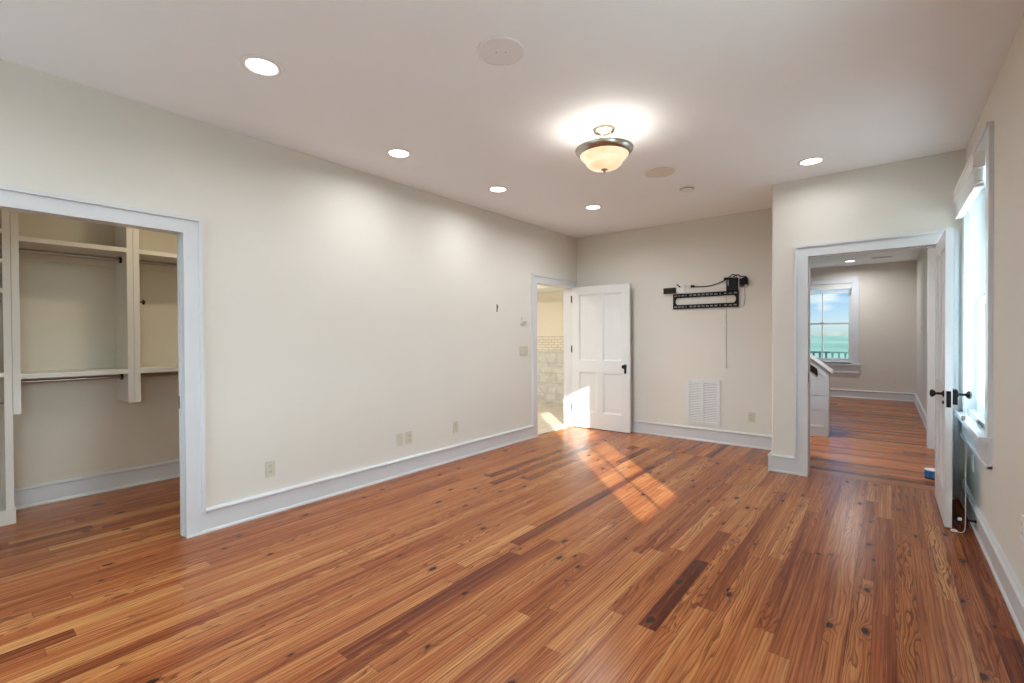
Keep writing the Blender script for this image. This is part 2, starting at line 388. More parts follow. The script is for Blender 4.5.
struct(fl4, 'pine hall floor beside the stairs, hidden behind the doorway', 'floor')
tr = planks('trim_1', -.72, XR+.05, YP+.14, YP+.18, 'x', .04, 3, (), YP+.14, 2, 3)
struct(tr, 'narrow wooden threshold strip under the open doorway to the hall', 'threshold')
bf = MB().box(-7.2, XL-.03, 4.2, 8.4, -.06, .004).build('floor', 'bathfloor')
struct(bf, 'pale stone tile floor seen through the bathroom doorway', 'floor')

# ------------------------------------------------------------------ ceiling
ce = MB().box(-7.3, 1.2, YR-.2, HY+.2, H, H+.12).build('ceiling', 'ceiling')
struct(ce, 'flat white ceiling above the bedroom', 'ceiling')

# ------------------------------------------------------------------ walls
def wall_y(name, x0, x1, y0, y1, holes, m, label):
    """wall running along Y between x0..x1 with holes (ya, yb, za, zb)"""
    b = MB(); ys = y0
    for ya, yb, za, zb in sorted(holes):
        if ya > ys: b.box(x0, x1, ys, ya, 0, H)
        if za > 0: b.box(x0, x1, ya, yb, 0, za)
        if zb < H: b.box(x0, x1, ya, yb, zb, H)
        ys = yb
    b.box(x0, x1, ys, y1, 0, H)
    return struct(b.build(name, m), label, 'wall')
def wall_x(name, y0, y1, x0, x1, holes, m, label):
    b = MB(); xs = x0
    for xa, xb, za, zb in sorted(holes):
        if xa > xs: b.box(xs, xa, y0, y1, 0, H)
        if za > 0: b.box(xa, xb, y0, y1, 0, za)
        if zb < H: b.box(xa, xb, y0, y1, zb, H)
        xs = xb
    b.box(xs, x1, y0, y1, 0, H)
    return struct(b.build(name, m), label, 'wall')
LT = .016
CLO = (-.50, 1.038, 0, 2.000)       # closet opening
BAO = (4.980, 5.852, 0, 2.018)      # bathroom opening
HAO = (-.568, .338, 0, 2.040)      # hall opening
W1 = (3.955, 4.945, .735, 2.42)    # right wall window
W2 = (1.065, 2.0, .775, 2.475)
W4 = (-1.30, -.30, .735, 2.42)      # right wall, unseen window added behind the viewer as daylight fill
W5 = (-3.42, -2.42, .735, 2.42)     # rear wall, unseen windows added as daylight fill
W6 = (-2.20, -1.20, .735, 2.42)  # second added rear window, also for fill
W3 = (-1.63, -.545, .733, 2.405)    # hall window
wall_y('wall_left', XL-.085, XL, YR, YB+.1, [(q_[0]-LT, q_[1]+LT, 0, q_[3]+LT) for q_ in (CLO, BAO)], 'wall', 'long cream left wall with the closet and bathroom doorways')
wall_y('wall_right', XR, XR+.16, YR, YP+.16, [W4, W1, W2], 'wall', 'cream right wall with the tall window')
wall_x('wall_back', YB, YB+.1, XL-T, -.72, [], 'wall', 'cream back wall carrying the black television bracket')
b = MB(); b.box(HAO[1]+LT, XR+.16, YP, YP+.16, 0, H); b.box(HAO[0]-LT, HAO[1]+LT, YP, YP+.16, HAO[3]+LT, H)
b.prism([(-.867, YP+.012), (-.855, YP), (HAO[0]-LT, YP), (HAO[0]-LT, YP+.16), (-.72, YP+.16), (-.72, YB), (-.867, YB)], 'z', 0, H)
struct(b.build('wall_front', 'wall'), 'cream wall that juts out around the open hall doorway', 'wall')
wall_x('wall_rear', YR-.1, YR, XL-T, XR+.16, [W5, W6], 'wall', 'cream wall with two added fill windows behind the viewer')
wall_y('wall_closet_back', CX-.1, CX, -1.3, 2.4, [], 'closet', 'back wall of the walk-in closet behind the shelves')
wall_x('wall_closet_end', 2.3, 2.4, CX, XL-T, [], 'closet', 'end wall of the closet beyond the right jamb')
wall_x('wall_closet_side', -1.3, -1.2, CX, XL-T, [], 'closet', 'end wall of the closet outside the picture')
# bathroom
wall_x('wall_bath_back', 7.62, 7.72, -7.2, XL-T, [], 'bathwall', 'cream bathroom wall above the tiled wainscot')
wall_y('wall_bath_far', -7.2, -7.1, 4.2, 7.62, [], 'bathwall', 'far bathroom wall hidden from view')
wall_x('wall_bath_near', 4.2, 4.3, -7.1, XL-T, [], 'bathwall', 'near bathroom wall hidden from view')
wall_y('wall_bath_side', XL-T, XL-.012, YB+.1, 7.72, [], 'bathwall', 'bathroom wall continuing past the doorway')
b = MB().box(-7.1, XL-T, 7.60, 7.62, .12, 1.05).box(-7.1, XL-T, 7.585, 7.62, 0, .12)
struct(b.build('trim_2', 'marble', None), 'grey marble tile wainscot inside the bathroom', 'wall tile')
b = MB().box(-7.1, XL-T, 7.598, 7.62, 1.05, 1.29).box(-7.1, XL-T, 7.588, 7.62, 1.29, 1.32)
struct(b.build('trim_3', 'bandtile', None), 'cream mosaic tile band above the marble in the bathroom', 'wall tile')
struct(MB().box(-7.1, XL-T, 6.9, 7.62, 2.19, H).build('ceiling', 'ceiling'), 'lowered white soffit over the far end of the bathroom', 'ceiling')
# hall
wall_x('wall_hall_back', HY, HY+.14, -3.6, 1.0, [W3], 'hallwall', 'beige far wall of the hall with the sea-view window')
wall_y('wall_hall_right', .455, .6, YP+.16, HY, [], 'hallwall', 'pale right wall of the hall past the open door')
wall_y('wall_hall_left', -3.6, -3.5, YB+.1, HY, [(8.2, 11.2, .7, 2.45)], 'hallwall', 'left wall of the hall hidden from view')  # unseen opening added to let daylight into the hall
struct(MB().box(.372, .455, 7.2, 7.36, 0, H).build('trim_4', 'trim'), 'white pilaster trim on the right wall of the hall', 'trim')

# ------------------------------------------------------------------ baseboards: flat board, moulded cap, shoe
BH = .165
def base_profile(d):   # (offset from wall, z), d = +1 outwards
    return [(0, 0), (.026, 0), (.026, .012), (.018, .022), (.018, BH-.028), (.030, BH-.020), (.030, BH-.010), (.020, BH), (0, BH)]
def baseboard(name, axis, wall, sgn, a0, a1, label, m='trim'):
    pr = [(wall+sgn*o, z) for o, z in base_profile(1)]
    b = MB(); b.prism(pr, 'y' if axis == 'y' else 'x', a0, a1)
    return struct(b.build(name, m), label, 'baseboard')
# prism axis 'y': poly (x,z); axis 'x': poly (y,z)
CW = .107
baseboard('baseboard_left', 'y', XL, 1, CLO[1]+.086, BAO[0]-.086, 'tall white baseboard along the long left wall')
baseboard('baseboard_back', 'x', YB, -1, XL+.02, -.867, 'white baseboard along the back wall under the return vent')
baseboard('baseboard_front', 'x', YP, -1, -.893, HAO[0]-.086, 'short white baseboard left of the hall doorway')
baseboard('baseboard_front_side', 'y', -.867, -1, YP-.028, YB-.02, 'white baseboard around the corner of the jutting wall')
baseboard('baseboard_right', 'y', XR, -1, YR, YP-.02, 'white baseboard along the right wall under the window')
baseboard('baseboard_closet', 'y', CX, 1, -1.2, 2.3, 'white baseboard at the back of the closet')
baseboard('baseboard_hall_back', 'x', HY, -1, -3.5, .455, 'white baseboard along the far wall of the hall')
baseboard('baseboard_hall_right', 'y', .455, -1, YP+.16, HY-.02, 'white baseboard along the right wall of the hall')

# ------------------------------------------------------------------ door casings (flat board + raised back band) and jamb linings
def casing_y(name, xw, sgn, ya, yb, zt, depth, label, band=True, right_full=True):
    """casing on a wall running along Y (face at xw, room on the side sgn); lining reaches 'depth' into the wall"""
    e = empty(name, (xw, (ya+yb)/2, 0)); y0 = (ya+yb)/2
    def bx(b, o0, o1, a, c, z0, z1):
        xs = sorted((sgn*o0, sgn*o1)); b.box(xs[0], xs[1], a-y0, c-y0, z0, z1); return b
    wf = .086; ft = .018; bt = .032
    for s in (0, 1):
        b = MB()
        a, c = ((ya-wf, ya) if s == 0 else (yb, yb+wf)); bx(b, 0, ft, a, c, 0, zt)
        bx(b, ft, .026, a, c, 0, .012)
        a2, c2 = ((ya-CW, ya-wf) if s == 0 else (yb+wf, yb+CW)); bx(b, 0, bt, a2, c2, BH-.03, zt+wf)
        b.build('side_casing', 'trim', e, bevel=.0025)
    b = MB(); bx(b, 0, ft, ya-wf, yb+wf, zt, zt+wf); bx(b, 0, bt, ya-CW, yb+CW, zt+wf, zt+CW); b.build('head_casing', 'trim', e, bevel=.0025)
    b = MB(); bx(b, .002, -depth, ya-LT, ya, 0, zt+LT); bx(b, .002, -depth, yb, yb+LT, 0, zt+LT); bx(b, .002, -depth, ya, yb, zt, zt+LT)
    b.build('jamb_lining', 'trim', e)
    struct(e, label, 'door casing'); return e
cc = casing_y('trim_5', XL, 1, *CLO[:2], CLO[3], .085, 'wide white casing around the closet opening')
# pocket-door groove strips and latch strike on the closet jamb
b = MB(); yq = CLO[1]-(CLO[0]+CLO[1])/2; b.box(-.085, -.045, yq-.006, yq, 0, CLO[3])
b.build('door_stop_strip', 'trim', cc)
b = MB(); b.box(-.084, -.066, yq-.008, yq-.005, .845, .93); s = b.build('strike_plate', 'black', cc); s['label'] = 'dark metal strike plate'
bc = casing_y('trim_6', XL, 1, *BAO[:2], BAO[3], T, 'white casing around the bathroom doorway in the corner')
yc = (BAO[0]+BAO[1])/2
b = MB(); b.box(-.03, -.002, BAO[0]-yc, BAO[0]+.003-yc, .86, .95); s = b.build('strike_plate', 'black', bc); s['label'] = 'dark metal strike plate'
# hall doorway casing (wall along X)
e = empty('trim_7', (0, YP, 0)); xa, xb, zt = HAO[0], HAO[1], HAO[3]; wf, ft, bt = .086, .018, .032
for s in (0, 1):
    b = MB(); a, c = ((xa-wf, xa) if s == 0 else (xb, xb+wf)); b.box(a, c, -ft, 0, 0, zt); b.box(a, c, -.026, -ft, 0, .012)
    a2, c2 = ((xa-CW, xa-wf) if s == 0 else (xb+wf, xb+CW)); b.box(a2, c2, -bt, 0, BH-.03, zt+wf); b.build('side_casing', 'trim', e, bevel=.0025)
b = MB(); b.box(xa-wf, xb+wf, -ft, 0, zt, zt+wf); b.box(xa-CW, xb+CW, -bt, 0, zt+wf, zt+CW); b.build('head_casing', 'trim', e, bevel=.0025)
b = MB(); b.box(xa-LT, xa, -.002, .16, 0, zt+LT); b.box(xb, xb+LT, -.002, .16, 0, zt+LT); b.box(xa, xb, -.002, .16, zt, zt+LT)
b.box(xa, xa+.008, .05, .09, 0, zt); b.box(xa+.008, xb, .05, .09, zt-.010, zt); b.build('jamb_lining', 'trim', e)
b = MB().box(xa-.001, xa+.0015, .004, .034, .87, .955); s = b.build('strike_plate', 'black', e); s['label'] = 'dark metal strike plate'
struct(e, 'white casing around the open doorway to the hall', 'door casing')

# ------------------------------------------------------------------ doors: four recessed panels
def panel_door(name, w, h, loc, rz, label, knob_sides, hinge_side):
    """local x from the hinge (0) to the latch (w), thickness on y, front = -y"""
    root = empty(name, loc, rz); t = .019
    st, tr_, lr, br, mid = .115, .115, .17, .235, .10
    zl = .80                         # lock rail bottom
    b = MB()
    b.box(0, st, -t, t, .01, h); b.box(w-st, w, -t, t, .01, h)
    b.box(st, w-st, -t, t, h-tr_, h); b.box(st, w-st, -t, t, .01, br); b.box(st, w-st, -t, t, zl, zl+lr)
    m0, m1 = w/2-mid/2, w/2+mid/2
    b.box(m0, m1, -t, t, br, zl); b.box(m0, m1, -t, t, zl+lr, h-tr_)
    b.build('frame', 'door', root)
    for x0, x1 in ((st, m0), (m1, w-st)):
        for z0, z1 in ((br, zl), (zl+lr, h-tr_)):
            p = MB(); p.box(x0, x1, -.006, .006, z0, z1)
            for s in (-1, 1):      # sloped moulding round the panel on both faces
                i, yo, yi = .022, s*t*.95, s*.006
                o_ = [(x0, z0), (x1, z0), (x1, z1), (x0, z1)]; n_ = [(x0+i, z0+i), (x1-i, z0+i), (x1-i, z1-i), (x0+i, z1-i)]
                for k in range(4):
                    a, c, c2, a2 = o_[k], o_[(k+1) % 4], n_[(k+1) % 4], n_[k]
                    vv = [p.bm.verts.new(q) for q in ((a[0], yo*.55, a[1]), (c[0], yo*.55, c[1]), (c2[0], yi, c2[1]), (a2[0], yi, a2[1]))]
                    p.bm.faces.new(vv)
            p.build('panel', 'door', root)
    return root
def knob(parent, x, z, side, t=.019, name='knob'):
    """round knob on a stem; side -1 = front face (-y)"""
    k = MB().lathe([(.022, 0), (.022, .006), (.009, .012), (.008, .040), (.016, .046), (.026, .056), (.027, .064), (.020, .072), (.001, .075)], (0, 0, 0), 'y', 20)
    k.move(Matrix.Translation((x, side*t, z)) @ Matrix.Scale(side, 4, (0, 1, 0)))
    return k.build(name, 'black', parent, smooth=True)

d1 = panel_door('door_1', .882, 2.022, (XL+.020, 5.862, 0), math.radians(1.6), '', 0, 0)
struct(d1, 'white four-panel door standing open against the back wall', 'door')
for s in (-1, 1):
    k = knob(d1, .820, .90, s); k['label'] = 'dark bronze door knob'
    b = MB().box(.792, .820, s*.019 if s < 0 else .019, s*.023 if s < 0 else .023, .80, .925) if False else MB().box(.804, .836, min(s*.019, s*.0235), max(s*.019, s*.0235), .805, .930)
    b.build('escutcheon', 'black', d1, bevel=.001)['label'] = 'dark bronze key plate'
for z in (.24, 1.08, 1.80):
    MB().lathe([(.0075, 0), (.0075, .10)], (-.004, -.021, z), 'z', 12).build('hinge', 'black', d1, smooth=True)['label'] = 'dark bronze hinge'

d2 = panel_door('door_2', .80, 2.025, (.327, 5.082, 0), math.radians(-90), '', 0, 0)
struct(d2, 'white panelled door swung open at the hall doorway, seen nearly edge on', 'door')
# after -90 deg: local x runs toward -Y (the viewer), local -y faces -X (left face)
for s in (-1, 1):
    knob(d2, .735, .905, s, .019 if s < 0 else .045)['label'] = 'dark bronze door knob'
MB().box(.69, .795, .019, .045, .84, .94).build('rim_lock', 'black', d2, bevel=.002)['label'] = 'black rim lock box'
MB().box(.7985, .8035, -.012, .012, .82, .93).build('latch_plate', 'black', d2)['label'] = 'dark latch plate'
MB().lathe([(.012, 0), (.014, .005), (.001, .012)], (0, 0, 0), 'y', 12).move(Matrix.Translation((.735, -.019, .845)) @ Matrix.Scale(-1, 4, (0, 1, 0))).build('key_cover', 'black', d2, smooth=True)
for z in (.24, 1.05, 1.80):
    MB().lathe([(.0075, 0), (.0075, .10)], (-.008, .020, z), 'z', 12).build('hinge', 'black', d2, smooth=True)['label'] = 'dark bronze hinge'

# ------------------------------------------------------------------ windows (local: x across, +y outwards, interior face y=0)
def window(name, loc, rz, w, z0, z1, wallt, label, bar=None, zmeet=None, casing_legs=(1, 1)):
    root = empty(name, loc, rz); hw = w/2
    zm = zmeet or (z0+z1)/2
    for s in (0, 1):
        if not casing_legs[s]: continue
        b = MB(); a, c = ((-hw-.10, -hw) if s == 0 else (hw, hw+.10)); b.box(a, c, -.022, 0, z0-.025, z1); b.build('side_casing', 'trim', root, bevel=.002)
    b = MB(); b.box(-hw-.10, hw+.10, -.022, 0, z1, z1+.10); b.box(-hw-.105, hw+.105, -.034, 0, z1+.10, z1+.122); b.build('head_casing', 'trim', root, bevel=.002)
    MB().box(-hw-.125, hw+.125, -.062, .02, z0-.055, z0-.025).build('stool', 'trim', root, bevel=.006)
    b = MB(); b.box(-hw-.10, hw+.10, -.022, 0, z0-.21, z0-.055); b.box(-hw-.10, hw+.10, -.032, 0, z0-.215, z0-.195); b.build('apron', 'trim', root, bevel=.002)
    b = MB(); b.box(-hw, -hw+.025, 0, wallt, z0, z1); b.box(hw-.025, hw, 0, wallt, z0, z1); b.box(-hw+.025, hw-.025, 0, wallt, z1-.025, z1); b.box(-hw+.025, hw-.025, 0, wallt, z0-.03, z0+.012)
    b.build('jamb_lining', 'trim', root)
    i0, i1 = -hw+.026, hw-.026
    for nm, y, a, c, br in (('upper_sash', .085, zm-.02, z1-.026, .045), ('lower_sash', .045, z0+.013, zm+.02, .07)):
        b = MB(); sw = .055; tp = .045 if nm == 'upper_sash' else .04
        b.box(i0, i0+sw, y, y+.036, a, c); b.box(i1-sw, i1, y, y+.036, a, c)
        b.box(i0+sw, i1-sw, y, y+.036, a, a+(br if nm == 'lower_sash' else .04)); b.box(i0+sw, i1-sw, y, y+.036, c-tp, c)
        s = b.build(nm, 'trim', root, bevel=.003)
        b = MB(); zb = a+(br if nm == 'lower_sash' else .04)
        b.box(-.011, .011, y+.006, y+.030, zb, c-tp)
        if bar and nm == 'lower_sash': b.box(i0+sw, i1-sw, y+.006, y+.030, bar-.017, bar+.017)
        b.build('muntin', 'trim', s)
        MB().box(i0+sw-.004, i1-sw+.004, y+.016, y+.020, zb-.004, c-tp+.004).build('pane', 'glass', s)
    MB().box(-.03, .03, .028, .045, zm+.02, zm+.034).build('sash_lock', 'nickel', root, bevel=.003)
    struct(root, label, 'window'); return root
window('window_1', (XR, (W1[0]+W1[1])/2, 0), -PI/2, W1[1]-W1[0], W1[2], W1[3], .16, 'tall white window on the right wall behind the open door', zmeet=1.555)
window('window_2', (XR, (W2[0]+W2[1])/2, 0), -PI/2, W2[1]-W2[0], W2[2], W2[3], .16, 'sunlit window on the right wall beside the viewer', zmeet=1.555)
window('fill_window_4', (XR, (W4[0]+W4[1])/2, 0), -PI/2, W4[1]-W4[0], W4[2], W4[3], .16, 'unseen window added on the right wall behind the viewer for fill light', zmeet=1.555)
window('fill_window_5', ((W5[0]+W5[1])/2, YR, 0), PI, W5[1]-W5[0], W5[2], W5[3], .10, 'unseen window added on the rear wall nearest the closet for fill light', zmeet=1.555)
window('fill_window_6', ((W6[0]+W6[1])/2, YR, 0), PI, W6[1]-W6[0], W6[2], W6[3], .10, 'unseen window added in the middle of the rear wall for fill light', zmeet=1.555)
window('window_3', ((W3[0]+W3[1])/2, HY, 0), 0, W3[1]-W3[0], W3[2], W3[3], .14, 'white sash window looking over a porch railing at the end of the hall', zmeet=1.56)

# light portals at the openings that let the sky in
def portal(loc, rot, sx, sy):
    d = bpy.data.lights.new('window_portal', 'AREA'); d.shape = 'RECTANGLE'; d.size = sx; d.size_y = sy
    try: d.cycles.is_portal = True
    except Exception: return
    o = bpy.data.objects.new('window_portal', d); COL.objects.link(o); o.location = loc; o.rotation_euler = rot
for w in (W1, W2, W4):
    portal((XR+.17, (w[0]+w[1])/2, (w[2]+w[3])/2), (0, PI/2, 0), w[3]-w[2], w[1]-w[0])
for w in (W5, W6): portal(((w[0]+w[1])/2, YR-.11, (w[2]+w[3])/2), (PI/2, 0, 0), w[1]-w[0], w[3]-w[2])
portal(((W3[0]+W3[1])/2, HY+.15, (W3[2]+W3[3])/2), (-PI/2, 0, 0), W3[1]-W3[0], W3[3]-W3[2])
portal((-3.61, 9.7, 1.575), (0, -PI/2, 0), 1.75, 3.0)

# ------------------------------------------------------------------ blinds
def blind(name, loc, rz, w, zt, dep, nsl, label, group=None):
    root = empty(name, loc, rz); hw = w/2
    b = MB(); b.box(-hw, hw, -dep, -.004, zt-.085, zt); b.box(-hw-.004, hw+.004, -dep-.006, -.004, zt-.012, zt+.006); b.build('valance', 'slat', root, bevel=.002)
    z = zt-.098
    for k in range(nsl):
        MB().box(-hw+.012, hw-.012, -dep+.008, -.010, z-.004, z).build('slat', 'slat', root); z -= .0135
    MB().box(-hw+.012, hw-.012, -dep+.006, -.008, z-.022, z-.002).build('bottom_rail', 'slat', root, bevel=.003)
    return root
bl = blind('window_blind', (XR-.022, (W1[0]+W1[1])/2, 0), -PI/2, 1.02, 2.40, .056, 6, '')
tag(bl, 'white slatted blind drawn up to the top of the right wall window', 'blind')
bl3 = blind('window_blind', ((W3[0]+W3[1])/2, HY+.052, 0), 0, 1.03, 2.375, .05, 4, '')
tag(bl3, 'white blind drawn up in the hall window', 'blind')

# ------------------------------------------------------------------ closet fittings
F = -4.85
def shelf_bay(name, y0, y1, label, upright_left, upright_right):
    e = empty(name, (F, y0, 0)); d = CX-F+.002
    def bx(nm, ya, yb, z0, z1, m='shelfwhite', bev=.002): return MB().box(d, 0, ya-y0, yb-y0, z0, z1).build(nm, m, e, bevel=bev)
    if upright_left: bx('upright', *upright_left)
    if upright_right: bx('upright', *upright_right)
    a = upright_left[1] if upright_left else y0; c = upright_right[0] if upright_right else y1
    bx('shelf', a, c, 2.018, 2.053); bx('shelf', a, c, 1.025, 1.06)
    for z in (1.972, .992):
        r_ = MB().lathe([(.014, a-y0), (.014, c-y0)], (d+.21, 0, z), 'y', 14).build('hanging_rod', 'rodmetal', e, smooth=True)
        for q0, q1 in ((a, a+.014), (c-.014, c)):
            MB().lathe([(.026, q0-y0), (.026, q1-y0)], (d+.21, 0, z), 'y', 16).build('rod_socket', 'black', r_, smooth=True)
    for z in (1.975, .985):
        MB().box(d, d+.018, a-y0, c-y0, z-.045, z+.04).build('wall_cleat', 'closet', e)
    return tag(e, label, 'closet shelving')
shelf_bay('closet_hanging_bay', .365, 1.054, 'cream closet bay with two shelves and hanging rods seen left of the double post', (.365, .405, .775, H-.002), (1.014, 1.054, .785, H-.002))
b2 = shelf_bay('closet_hanging_bay', 1.056, 2.30, 'narrow slice of closet shelving and rods visible beside the right closet jamb', (1.056, 1.096, .785, H-.002), None)
kx = MB().lathe([(.004, 0), (.004, .02), (.019, .024), (.021, .034), (.012, .042), (.001, .044)], (-.03, 1.096-1.056, 1.617), 'y', 18).build('knob', 'black', b2, smooth=True); kx['label'] = 'small black knob'
# shelf tower on the left: shelves, plinth
e = empty('closet_shelf_tower', (F, -.32, 0)); d = CX-F+.002
MB().box(d, 0, .643, .683, 0, H-.002).build('upright', 'shelfwhite', e, bevel=.002)
MB().box(d, 0, 0, .04, 0, H-.002).build('upright', 'shelfwhite', e, bevel=.002)
for z in (2.075, 1.865, 1.655, 1.06): MB().box(d, 0, .04, .643, z-.016, z+.016).build('shelf', 'shelfwhite', e, bevel=.002)
MB().box(d, .012, 0, .690, 0, .105).build('plinth', 'shelfwhite', e, bevel=.003)
MB().lathe([(.014, .04), (.014, .643)], (d+.21, 0, 1.59), 'y', 14).build('hanging_rod', 'rodmetal', e, smooth=True)
MB().box(d, -.24, .615, .642, .12, 1.03).build('side_panel', 'brownplastic', e) if False else None
k = MB().lathe([(.004, 0), (.004, .02), (.019, .024), (.021, .034), (.012, .042), (.001, .044)], (0, 0, 0), 'y', 18).move(Matrix.Translation((-.03, .643, .86)) @ Matrix.Scale(-1, 4, (0, 1, 0))).build('knob', 'black', e, smooth=True); k['label'] = 'small black knob'
tag(e, 'tall closet shelf tower with stacked shelves and a plinth at the picture edge', 'closet shelving')

# ------------------------------------------------------------------ ceiling light with alabaster bowl
e = empty('ceiling_light', (-1.55, 2.977, H))
MB().lathe([(.001, 0), (.078, 0), (.078, -.012), (.070, -.022), (.030, -.034), (.012, -.040), (.012, -.055), (.001, -.055)], seg=36).build('canopy', 'nickel', e, smooth=True)
for k in range(3):
    a = 2*PI*k/3+.5
    MB().tube([(.045*math.cos(a), .045*math.sin(a), -.022), (.048*math.cos(a), .048*math.sin(a), -.095), (.085*math.cos(a), .085*math.sin(a), -.132), (.165*math.cos(a), .165*math.sin(a), -.150)], .0045).build('support_rod', 'nickel', e, smooth=True)
MB().lathe([(.010, -.05), (.010, -.125), (.018, -.130), (.018, -.150), (.001, -.152)], seg=20).build('stem', 'nickel', e, smooth=True)
MB().lathe([(.158, -.150), (.192, -.138), (.200, -.144), (.197, -.158), (.178, -.180), (.165, -.186), (.165, -.178), (.172, -.168), (.160, -.156), (.158, -.150)], seg=56).build('rim', 'nickel', e, smooth=True)
MB().lathe([(.168, -.172), (.168, -.182), (.163, -.196), (.152, -.208), (.139, -.218), (.131, -.230), (.122, -.248), (.100, -.268), (.060, -.281), (.012, -.285), (.012, -.281), (.060, -.277), (.097, -.264), (.118, -.246), (.127, -.228), (.136, -.215), (.149, -.205), (.159, -.194), (.164, -.180), (.164, -.172), (.168, -.172)], seg=56).build('bowl', 'bowl', e, smooth=True)
MB().lathe([(.001, -.278), (.024, -.279), (.026, -.286), (.012, -.292), (.008, -.299), (.013, -.307), (.010, -.316), (.001, -.320)], seg=24).build('finial', 'nickel', e, smooth=True)
tag(e, 'semi-flush ceiling light with a glowing amber glass bowl and nickel rim', 'ceiling light')
pd = bpy.data.lights.new('bowl_bulbs', 'POINT'); pd.energy = BOWL_W; pd.shadow_soft_size = .06; pd.color = (1, .97, .92)
po = bpy.data.objects.new('bowl_bulbs', pd); COL.objects.link(po); po.location = (-1.55, 2.977, H-.190)

# ------------------------------------------------------------------ recessed lights
def can(x, y, label, watts, proto=[], col=(.95, .97, 1)):
    if not proto:
        e = empty('recessed_light', (x, y, H))
        MB().lathe([(.074, -.003), (.082, -.009), (.098, -.006), (.101, -.0005), (.074, -.0005), (.074, -.003)], seg=40).build('trim_ring', 'whiteplastic', e, smooth=True)
        MB().lathe([(.001, -.004), (.074, -.004), (.074, -.001), (.001, -.001)], seg=40).build('lens', 'lens', e)
        proto.append(e)
    else:
        e = copy_tree(proto[0]); e.location = (x, y, H)
    tag(e, label, 'recessed light', 'recessed ceiling lights')
    d = bpy.data.lights.new('downlight', 'AREA'); d.shape = 'DISK'; d.size = .146; d.energy = watts; d.color = col; d.spread = math.radians(165)
    o = bpy.data.objects.new('downlight', d); COL.objects.link(o); o.location = (x, y, H-.011)
can(-2.61, 1.127, 'large bright round ceiling light nearest the viewer, above the closet opening', 5)
can(-3.005, 2.332, 'round recessed light above the middle of the left wall', CAN_W)
can(-2.986, 3.514, 'small recessed light between the left wall and the hanging bowl light', CAN_W)
can(-2.578, 4.682, 'small recessed light closest to the back wall corner', 10.5)
can(-.495, 4.62, 'recessed light just in front of the wall with the hall doorway', 3.3)
can(-.563, 11.32, 'recessed light in the hall ceiling near the window', 14)
# two unseen cans behind the viewer, added as fill light
can(-2.6, -.4, 'added fill light behind the viewer over the closet side', CAN_W)
can(-.5, -.4, 'added fill light behind the viewer over the window side', CAN_W)
can(-4.12, 1.40, 'recessed light inside the closet, out of view', 6, col=(1, .86, .64))
can(-1.15, 6.45, 'added fill light over the hall stairs, out of view', HALL_W)  # unseen can added to brighten the half wall and hall floor
can(-5.4, 4.9, 'recessed light in the bathroom, out of view', BATH_W, col=(1, .95, .86))

# ------------------------------------------------------------------ ceiling speakers, detector, hall vent
def speaker(x, y, r, m, label, dots):
    e = empty('ceiling_speaker', (x, y, H))
    MB().lathe([(.001, -.006), (r-.006, -.006), (r-.006, -.001), (.001, -.001)], seg=48).build('grille', m, e)
    MB().lathe([(r-.006, -.001), (r-.006, -.009), (r, -.008), (r+.002, -.0005), (r-.006, -.001)], seg=48).build('bezel', m, e, smooth=True)
    if dots:
        for s in (-1, 1): MB().lathe([(.004, -.0075), (.004, -.005)], (s*.024*.78, s*.024*.62, 0), seg=12).build('screw', 'rodmetal', e)
    return tag(e, label, 'ceiling speaker')
speaker(-1.535, 1.835, .118, 'greyplastic', 'round off-white ceiling speaker cover nearest the viewer', True)
speaker(-1.571, 4.069, .124, 'beigeplastic', 'round beige ceiling speaker cover past the bowl light', False)
e = empty('smoke_detector', (-1.535, 4.677, H))
MB().lathe([(.001, -.030), (.050, -.030), (.062, -.024), (.066, -.010), (.066, -.0005), (.001, -.0005)], seg=36).build('body', 'whiteplastic', e, smooth=True)
MB().lathe([(.0665, -.012), (.0675, -.012), (.0675, -.017), (.0655, -.017)], seg=36).build('slot_ring', 'plateslot', e, smooth=True)
MB().lathe([(.001, -.033), (.012, -.033), (.014, -.030), (.001, -.030)], seg=16).build('button', 'whiteplastic', e, smooth=True)
tag(e, 'white round smoke detector on the ceiling near the jutting wall', 'smoke detector')
e = empty('ceiling_vent', (-.069, 11.14, H))
MB().box(-.17, .17, -.09, .09, -.006, -.0005).build('frame', 'ventmetal', e, bevel=.002)
for k in range(6): MB().box(-.14, .14, -.07+k*.025, -.058+k*.025, -.0075, -.006).build('louver', 'ventdark', e)
tag(e, 'rectangular ceiling vent in the hall', 'vent')

# ------------------------------------------------------------------ plates on the walls (local: face toward -y, at wall y=0)
def outlet(loc, rz, label, duplex=True, group='electrical outlets', m='plate'):
    e = empty('wall_outlet', loc, rz)
    MB().box(-.036, .036, -.006, -.0003, -.058, .058).build('cover_plate', m, e, bevel=.002)
    for z in (-.020, .020):
        s = MB().box(-.017, .017, -.008, -.006, z-.0145, z+.0145).build('receptacle', m, e, bevel=.0015)
        for x in (-.006, .006): MB().box(x-.0012, x+.0012, -.0084, -.0078, z-.004, z+.007).build('slot', 'plateslot', s)
        MB().lathe([(.0022, 0), (.0022, .0006)], (0, -.0084, z-.008), 'y', 10).build('slot', 'plateslot', s)
    MB().lathe([(.003, 0), (.003, .001)], (0, -.0068, 0), 'y', 10).build('screw', 'rodmetal', e)
    return tag(e, label, 'outlet', group)
LW = PI/2            # on the left wall: local -y must face +x
outlet((XL, 1.578, .335), LW, 'almond outlet on the left wall nearest the closet opening')
outlet((XL, 2.875, .345), LW, 'almond outlet on the left wall beside the blank jack plate')
outlet((XL, 3.501, .350), LW, 'almond outlet on the left wall nearest the bathroom doorway')
outlet((-1.23, YB, .355), 0, 'almond outlet on the back wall right of the return vent')
outlet((.137, HY, .35), 0, 'outlet on the far hall wall right of the window', m='hallwall')
